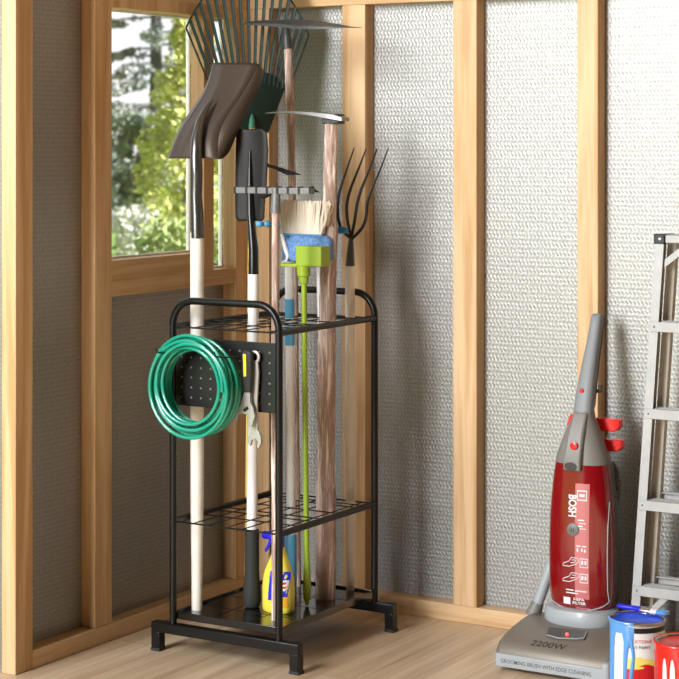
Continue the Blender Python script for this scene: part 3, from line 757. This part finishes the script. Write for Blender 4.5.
# red tools clipped behind the shoulder
p = W(594, 423, -.075); q = W(622, 423, -.075); p2 = W(565, 420, -.075); p3 = W(574, 420, -.075)
def wedge(xl, xr, zc_, h, tip, name):
    Y0, Y1 = -.098, -.062
    MB().loft([[V((xl, Y0, zc_-h)), V((xl, Y1, zc_-h)), V((xl, Y1, zc_+h)), V((xl, Y0, zc_+h))],
               [V((xr-.006, Y0, zc_-h*.9)), V((xr-.006, Y1, zc_-h*.9)), V((xr-.006, Y1, zc_+h)), V((xr-.006, Y0, zc_+h))],
               [V((xr+tip, Y0+.008, zc_-h*.2)), V((xr+tip, Y1-.004, zc_-h*.2)), V((xr+tip, Y1-.004, zc_+h*.9)), V((xr+tip, Y0+.008, zc_+h*.9))]]).build(name, M_redac, t, .002)
wedge(VX+.01, q.x-.006, p.z, .017, .006, 'crevice_tool')
p = W(605, 444, -.075); q = W(624, 444, -.075); wedge(VX+.03, q.x-.006, p.z, .016, .006, 'crevice_tool')
MB().prism([W(566, 426, -.085), W(570, 426, -.085), W(575, 414, -.085), W(570, 414, -.085)], (0, .03, 0)).build('brush_tool', M_redac, t, .002)
# corrugated hose at the right edge, grey suction tube at the left
hz = [(VX+.066, VY+.05, .40), (VX+.076, VY+.045, .43), (VX+.079, VY+.045, .46), (VX+.072, VY+.045, .49), (VX+.055, VY+.05, .51)]
hh_ = []
for a, b_ in zip(hz[:-1], hz[1:]):
    for i in range(8): hh_.append(V(a).lerp(V(b_), i/8))
MB().tube(hh_, [(.012 if i % 2 else .0095) for i in range(len(hh_))], 12).build('hose', M_vdark, t)
a, b_ = W(535, 611, -.15), W(549, 572, -.13)
MB().tube([a, b_, b_.lerp(a, -.6)], .0145, 14).build('suction_tube', M_vlight, t)
MB().tube([a+V((-.006, 0, -.012)), a.lerp(b_, .22)], [.0215, .0165], 14).build('tube_cuff', M_vgrey, t)
# pedal plate and lamp
pl = [W(547, 630, -.25), W(554, 627.5, -.25), W(586, 634, -.25), W(583, 637.5, -.25), W(552, 634.5, -.25)]
def onb(u, v, e=.0012):
    p = WZ(u, v, .094)
    return V((p.x, p.y, base_top(p.x, p.y)+e))
MB().prism([onb(*q) for q in ((546.5, 633), (549, 628), (586, 632), (584, 637.5), (558, 635.5))], (0, 0, .003)).build('pedal_recess', M_vdark, t)
MB().tube([onb(547, 633, .005), onb(558, 635.5, .005), onb(576, 637, .005), onb(584, 637, .005), onb(586.5, 633, .005)], .0016, 6).build('pedal_rim', M_vlight, t)
MB().sphere(onb(567, 634, .006), .0042).build('lamp', M_led, t)
# printing on the chamber
def dec(name, m, xa_, xb_, za, zb_, e=.001, n=10):
    MB().grid([[body_y(xa_+(xb_-xa_)*i/n, za+(zb_-za)*j/n, e) for i in range(n+1)] for j in range(n+1)]).build(name, m, t)
dec('decal_strip', M_pink, .004, .042, .14, .468, .0006)
tx = MB(); text_on(tx, 'BOSH', .031, lambda x, y: body_y(-.004+y, .409-x*.74, .0016), .0009); tx.build('brand_lettering', M_pic, t, smooth=0)
q = body_y(-.001, .347, .0008)
bd = MB().lathe([(.0005, .0045), (.0125, .0045), (.0165, .002), (.0175, -.004)], q, 26, Matrix.Rotation(pi/2, 3, 'X')).build('badge', M_vgrey, t)
MB().lathe([(.0105, .0052), (.0105, .0044), (.0085, .0044), (.0085, .0052)], q, 24, Matrix.Rotation(pi/2, 3, 'X'), cap=False).build('badge_ring', M_ink, bd)
gm = MB()
for xx in (-.0035, .0035): gm.box(q.x+xx-.0009, q.x+xx+.0009, q.y-.0056, q.y-.004, q.z-.006, q.z+.006)
gm.box(q.x-.0035, q.x+.0035, q.y-.0056, q.y-.004, q.z-.0009, q.z+.0009); gm.build('badge_mark', M_ink, bd)
def picto(polys, name='pictogram', m=M_pic):
    g = MB()
    for x_a, x_b, z_a, z_b in polys:
        g.grid([[body_y(x_a+(x_b-x_a)*i/3, z_a+(z_b-z_a)*j/2, .0016) for i in range(4)] for j in range(3)])
    g.build(name, m, t)
picto([(.010, .036, .448, .451), (.010, .036, .424, .427), (.010, .012, .424, .45), (.034, .036, .424, .45), (.016, .03, .434, .441)])
picto([(.012, .03, .372, .375), (.016, .034, .364, .366), (.012, .026, .356, .359), (.018, .034, .35, .352)], 'pictogram')
picto([(.008, .02, .304, .307), (.024, .036, .304, .307), (.01, .014, .29, .3), (.022, .026, .292, .3), (.03, .034, .29, .298)])
# cleaner-head outlines and boxes
for z in (.262, .222):
    g = MB()
    g.tube([body_y(x, z+dz, .0016) for x, dz in ((-.03, -.012), (-.03, -.006), (-.012, .002), (-.006, .012), (.012, .012), (.016, .004), (.008, -.004), (-.012, -.012), (-.03, -.012))], .0011, 5)
    g.tube([body_y(x, z+dz, .0016) for x, dz in ((-.004, .006), (.008, .006), (.004, 0), (-.008, -.002))], .0011, 5)
    g.build('pictogram', M_pic, t)
    picto([(.018, .04, z+.010, z+.012), (.018, .04, z-.012, z-.010), (.018, .0195, z-.012, z+.012), (.0385, .04, z-.012, z+.012), (.022, .028, z-.004, z+.006), (.031, .036, z-.004, z+.006)])
picto([(-.022, .0, .187, .19), (-.022, .012, .179, .182), (.004, .036, .186, .189)])
picto([(-.03, -.01, .150, .168)], 'icon_square'); tx = MB(); text_on(tx, 'HEPA\nFILTER', .0125, lambda x, y: body_y(.014+x, .160+y*.8, .0018), .0003); tx.build('filter_lettering', M_pic, t, smooth=0)

# ------------------------------------------------------------------ step ladder
M_al = mat('aluminium', rgb(176, 177, 176), .55, .2, noise=(40, .06)); M_al2 = mat('aluminium_rear', rgb(190, 184, 172), .6, 0, noise=(40, .08))
fl, tl = W(627.5, 658, -.125), W(655.5, 236, -.095); fl.z = 0
xcL = tl.x+.165
t = thing('step_ladder', 'grey aluminium step ladder leaning folded by the right wall, behind the paint cans', 'ladder', (xcL, -.1, 0))
def lx(z, side=-1, ins=0):            # outer edge of a rail at height z
    k = z/tl.z; hw = (xcL-fl.x)+((xcL-tl.x)-(xcL-fl.x))*k
    return xcL+side*(hw-ins)
def ly(z): return fl.y+(tl.y-fl.y)*z/tl.z
zt_l = tl.z
for s in (-1, 1):
    m_ = MB()
    for (i0, i1, d0, d1) in ((0, .024, 0, .003), (0, .003, .003, .034), (0, .018, .034, .037)):   # channel: front flange, web, rear flange
        secs = []
        for z in (0.012, zt_l):
            w0, w1 = lx(z, s, i0), lx(z, s, i1); y = ly(z)
            secs.append([V((w0, y+d0, z)), V((w1, y+d0, z)), V((w1, y+d1, z)), V((w0, y+d1, z))])
        m_.loft(secs)
    m_.build('front_rail', M_al, t, smooth=0)
    MB().box(lx(0, s, .012)-.016, lx(0, s, .012)+.016, fl.y-.006, fl.y+.042, 0, .03).build('foot', M_blk, t, .003)
    secs = []
    for z in (.012, zt_l-.01):
        w0, w1 = lx(z, s, .016), lx(z, s, .042); y = ly(z)+.046
        secs.append([V((w0, y, z)), V((w1, y, z)), V((w1, y+.022, z)), V((w0, y+.022, z))])
    m_ = MB().loft(secs).build('rear_rail', M_al2, t, .002)
    MB().box(lx(0, s, .03)-.014, lx(0, s, .03)+.014, fl.y+.044, fl.y+.07, 0, .02).build('foot', M_blk, t, .002)
    c = lx(zt_l, s, .012)
    cp = MB().box(c-.0155, c+.0155, ly(zt_l)-.006, ly(zt_l)+.07, zt_l-.02, zt_l+.006).build('corner_cap', M_blk, t, .003)
    MB().sphere(V((c+.002, ly(zt_l)-.0065, zt_l-.007)), .0038, 1, .5, 1, 10, 6).build('screw', M_pic, cp)
MB().box(lx(zt_l, -1, .028), lx(zt_l, 1, .028), ly(zt_l)-.004, ly(zt_l)+.07, zt_l-.018, zt_l+.004).build('top_cap', M_al, t, .003)
for v in (327.5, 415, 507, 593):
    z = W(665, v, -.11).z; y = ly(z)
    m_ = MB().box(lx(z, -1, .004), lx(z, 1, .004), y-.004, y, z-.013, z+.013).box(lx(z, -1, .004), lx(z, 1, .004), y, y+.040, z+.009, z+.013)
    for k in range(4): m_.box(lx(z, -1, .03), lx(z, 1, .03), y+.004+k*.009, y+.0075+k*.009, z+.013, z+.0148)
    so = m_.build('step', M_al, t, .001)
    for s in (-1, 1): MB().sphere(V((lx(z, s, .014), y-.0045, z)), .0028, 1, .5, 1, 8, 6).build('rivet', M_gal, so)
for v in (496.5, 581):
    z = W(672, v, -.05).z; y = ly(z)+.066
    MB().box(lx(z, -1, .034), lx(z, 1, .034), y, y+.004, z-.011, z+.011).box(lx(z, -1, .034), lx(z, 1, .034), y-.014, y, z+.008, z+.011).build('rear_brace', M_al, t, .001)
a, b_ = W(664, 264, -.088), W(700, 236, -.088)
for s in (-1, 1):
    xa_, xb_ = (a.x, b_.x) if s < 0 else (2*xcL-a.x, 2*xcL-b_.x)
    MB().prism([V((xa_, a.y, a.z-.011)), V((xb_, a.y, b_.z-.011)), V((xb_, a.y, b_.z+.011)), V((xa_, a.y, a.z+.011))], (0, .006, 0)).build('top_gusset', M_al, t, .001)
a, b_ = W(646, 617, -.118), W(670, 593, -.118)
for s in (-1, 1):
    xa_, xb_ = (a.x, b_.x) if s < 0 else (2*xcL-a.x, 2*xcL-b_.x)
    MB().prism([V((xa_, a.y, a.z-.012)), V((xb_, a.y, b_.z-.012)), V((xb_, a.y, b_.z+.012)), V((xa_, a.y, a.z+.012))], (0, .008, 0)).build('lower_gusset', M_al, t, .001)

# ------------------------------------------------------------------ paint cans
M_tin = mat('tin', rgb(190, 188, 184), .25, .9); M_canw = mat('can_label_white', rgb(246, 247, 248), .5); M_canb = mat('can_band_black', rgb(24, 22, 22), .3)
M_pblue = mat('blue_paint', rgb(26, 84, 226), .3, coat=.1); M_pblue2 = mat('pale_blue_paint', rgb(92, 158, 226), .15, coat=.5)
M_pred = mat('red_paint', rgb(214, 28, 18), .25, coat=.2); M_cyel = mat('can_yellow', rgb(246, 222, 110), .4); M_cred = mat('can_red', rgb(206, 24, 30), .35); M_cor = mat('can_orange', rgb(232, 96, 50), .4)
RC, HC = .0678, .19
def can(label, c, paint):
    t = thing('paint_can', label, 'paint can', (c.x, c.y, 0))
    MB().lathe([(RC-.002, 0), (RC+.0008, .001), (RC+.0008, .006), (RC-.001, .008), (RC-.001, HC-.012), (RC+.001, HC-.009)], (c.x, c.y, 0), 56, cap=True).build('body', M_canw, t)
    MB().lathe([(RC-.001, HC-.0105), (RC+.0012, HC-.008), (RC+.0014, HC-.003), (RC-.001, HC), (RC-.004, HC-.001), (RC-.006, HC-.005), (RC-.007, HC-.02)], (c.x, c.y, 0), 56, cap=False).build('rim', M_tin, t)
    MB().lathe([(.0005, HC-.008), (RC-.012, HC-.008), (RC-.0075, HC-.005)], (c.x, c.y, 0), 56, cap=False).build('paint', paint, t)
    front = math.atan2(CY-c.y, CX-c.x)
    def S(a, z, e=.0006): return V((c.x+(RC-.001+e)*cos(front+a), c.y+(RC-.001+e)*sin(front+a), z))
    return t, S
def strip(S, rows, e, name, m, t, n=10, solid=0):      # rows: (z, a0, a1)
    mb = MB().grid([[S(a0+(a1-a0)*i/n, z, e) for i in range(n+1)] for z, a0, a1 in rows])
    mb.build(name, m, t, smooth=60, solid=solid)
def sx(x, xc=287, hw=217): return math.asin(max(-.999, min(.999, (x-xc)/hw)))
cB = WZ(637.5, 617, HC); tB, S = can('paint can of blue paint with pale blue drips and a brush across its rim', cB, M_pblue)
full = [-pi+.01+2*(pi-.01)*i/40 for i in range(41)]
strip(S, [(.1655, -3.13, 3.13), (.1785, -3.13, 3.13)], .0004, 'black_band', M_canb, tB, 60)
tx = MB(); text_on(tx, 'EXTONE', .012, lambda x, y: S(.17+x*1.08/RC, .146+y, .001), 0); tx.build('label_lettering', M_cred, tB, smooth=0)
tx = MB(); text_on(tx, 'SPRAY PAINT', .0105, lambda x, y: S(.02+x/RC, .132+y, .001), 0); tx.build('label_lettering', M_ink, tB, smooth=0)
z_ = lambda y: HC-.005-(y-240)/7.63*.00272
strip(S, [(.058, -.5, .85), (.075, -.45, .85), (.093, -.42, .8), (.103, -.3, .5), (.108, -.2, .1)], .0007, 'label_yellow', M_cyel, tB)
strip(S, [(.03, -.6, 1.0), (.045, -.6, 1.0), (.062, -.5, .9), (.078, -.4, .75), (.086, .05, .6), (.091, .25, .4)], .001, 'label_red', M_cred, tB)
strip(S, [(.004, -.7, 1.1), (.02, -.65, 1.1), (.034, -.4, .9)], .0013, 'label_orange', M_cor, tB)
# blue drips over the left side
dm = MB()
def drip(rows, n=8): dm.grid([[S(a0+(a1-a0)*i/n, z, .0012+.0022*sin(pi*i/n)) for i in range(n+1)] for z, a0, a1 in rows])
drip([(HC-.002, -1.62, -.1), (HC-.014, -1.6, -.12), (HC-.022, -1.58, -.12), (HC-.027, -1.55, -.16)], 14)
drip([(HC-.024, -1.55, -.86), (.15, -1.5, -.94), (.12, -1.46, -.98), (.09, -1.44, -.99), (.05, -1.42, -1.0), (.01, -1.42, -1.0)])
drip([(HC-.024, -.60, -.13), (.15, -.54, -.14), (.142, -.52, -.2), (.135, -.52, -.24), (.128, -.52, -.32), (.11, -.53, -.36), (.06, -.55, -.4), (.01, -.56, -.42)])
drip([(.15, -.32, -.15), (.138, -.28, -.14), (.12, -.22, -.1), (.105, -.2, -.09), (.09, -.24, -.1), (.06, -.3, -.16), (.02, -.32, -.2), (.004, -.3, -.22)])
dm.build('paint_drips', M_pblue2, tB, smooth=60)
rimp = [S(-1.62+1.5*i/20, HC-.002, .003) for i in range(21)]
MB().tube(rimp, .0035, 8).build('rim_paint', M_pblue2, tB)

cR = WZ(684.5, 640.5, HC); tR, S = can('paint can coated with dripping red paint, at the right edge before the blue one', cR, M_pred)
dm = MB()
drip([(HC-.001, -1.9, 1.9), (HC-.012, -1.9, 1.9), (HC-.022, -1.9, 1.9), (HC-.03, -1.9, 1.9)], 40)
gaps = [(-1.25, -1.2, .02, .10), (-.86, -.64, .02, .148), (-.54, -.32, .02, .148), (.1, .3, .05, .13), (.7, .9, .03, .14)]
edges = [-1.9]+[e for g in gaps for e in g[:2]]+[1.9]
for i in range(0, len(edges), 2):
    a0, a1 = edges[i], edges[i+1]
    drip([(.164, a0-.13, a1+.13), (.155, a0-.06, a1+.06), (.14, a0-.02, a1+.02), (.1, a0, a1), (.06, a0+.01, a1-.01), (.02, a0+.01, a1-.03), (.004, a0+.02, a1-.04)], 8)
dm.build('paint_drips', M_pred, tR, smooth=60)
MB().tube([S(-3.14+6.28*i/60, HC-.002, .0025) for i in range(60)], .0036, 8, True).build('rim_paint', M_pred, tR)
strip(S, [(.004, -.8, .4), (.025, -.8, .4)], .0008, 'label_orange', M_cor, tR)

# brush lying across the blue can
a = WZ(617.5, 605.5, HC+.012); b_ = WZ(669, 613.5, HC+.010)
ax = (b_-a).normalized(); sd = ax.cross(V((0, 0, 1))).normalized(); L_ = (b_-a).length
t = thing('paint_brush', 'paint brush with violet-blue handle lying on the blue paint can', 'paint brush', a.lerp(b_, .5))
def flat_loft(rows_):
    return MB().loft([[a+ax*(L_*k)+sd*(w*c_)+V((0, 0, th*s_)) for c_, s_ in [(cos(2*pi*i/14), sin(2*pi*i/14)) for i in range(14)]] for k, w, th in rows_])
flat_loft(((0, .004, .003), (.015, .007, .005), (.12, .0085, .006), (.28, .0075, .006), (.4, .009, .0065), (.475, .0135, .007))).build('handle', M_trig, t, smooth=60)
flat_loft(((.465, .0145, .0078), (.5, .0165, .0078), (.64, .0165, .0078), (.665, .016, .007))).build('ferrule', M_tin, t, smooth=60)
flat_loft(((.66, .0155, .0068), (.75, .017, .0065), (.8, .0172, .006))).build('bristles', M_pic, t, smooth=60)
flat_loft(((.79, .0172, .0062), (.85, .0185, .007), (.93, .018, .0065), (.98, .014, .004), (1.0, .008, .002))).build('wet_paint', M_pblue2, t, smooth=60)

# ------------------------------------------------------------------ light
w = bpy.data.worlds.new('sky'); scn.world = w; w.use_nodes = True; nt = w.node_tree
bg = nt.nodes['Background']; tc = nt.nodes.new('ShaderNodeTexCoord')
dp = nt.nodes.new('ShaderNodeVectorMath'); dp.operation = 'DOT_PRODUCT'; dp.inputs[1].default_value = (-1, 0, .1)
nt.links.new(tc.outputs['Generated'], dp.inputs[0])
rp = nt.nodes.new('ShaderNodeValToRGB'); e = rp.color_ramp.elements
e[0].position = .54; e[0].color = (.010, .006, .003, 1); e[1].position = .76; e[1].color = (1, 1, 1.02, 1)
ma = nt.nodes.new('ShaderNodeMath'); ma.operation = 'MULTIPLY_ADD'; ma.inputs[1].default_value = .5; ma.inputs[2].default_value = .5
nt.links.new(dp.outputs['Value'], ma.inputs[0]); nt.links.new(ma.outputs[0], rp.inputs['Fac']); nt.links.new(rp.outputs['Color'], bg.inputs['Color'])
bg.inputs['Strength'].default_value = 1.15
def area(name, loc, tgt, sx_, sy_, power, col):
    l = bpy.data.lights.new(name, 'AREA'); l.shape = 'RECTANGLE'; l.size = sx_; l.size_y = sy_; l.energy = power; l.color = col
    o = bpy.data.objects.new(name, l); C.objects.link(o); o.location = loc
    o.rotation_euler = (V(tgt)-V(loc)).to_track_quat('-Z', 'Y').to_euler(); return o
area('key_light', (-.5, -5.5, 3.5), (.9, 0, 1.45), 1.6, 2.0, 92, (.97, .985, 1)).data.spread = R(100)
area('front_fill', (-.15, -7.4, 2.0), (.5, 0, 1.1), 1.3, 2.2, 262, (.96, .98, 1))  # soft fill out of view, added to brighten the tools and the wall
sl = bpy.data.lights.new('sun', 'SUN'); sl.energy = 11; sl.angle = R(3); so = bpy.data.objects.new('sun', sl); C.objects.link(so)
so.rotation_euler = V((-.8, -.3, -.5)).to_track_quat('-Z', 'Y').to_euler()

vs = scn.view_settings; vs.view_transform = 'Standard'; vs.look = 'None'; vs.exposure = 0; vs.gamma = 1; vs.use_curve_mapping = False
for o in scn.objects:
    if '_loc' in o.keys(): del o['_loc']
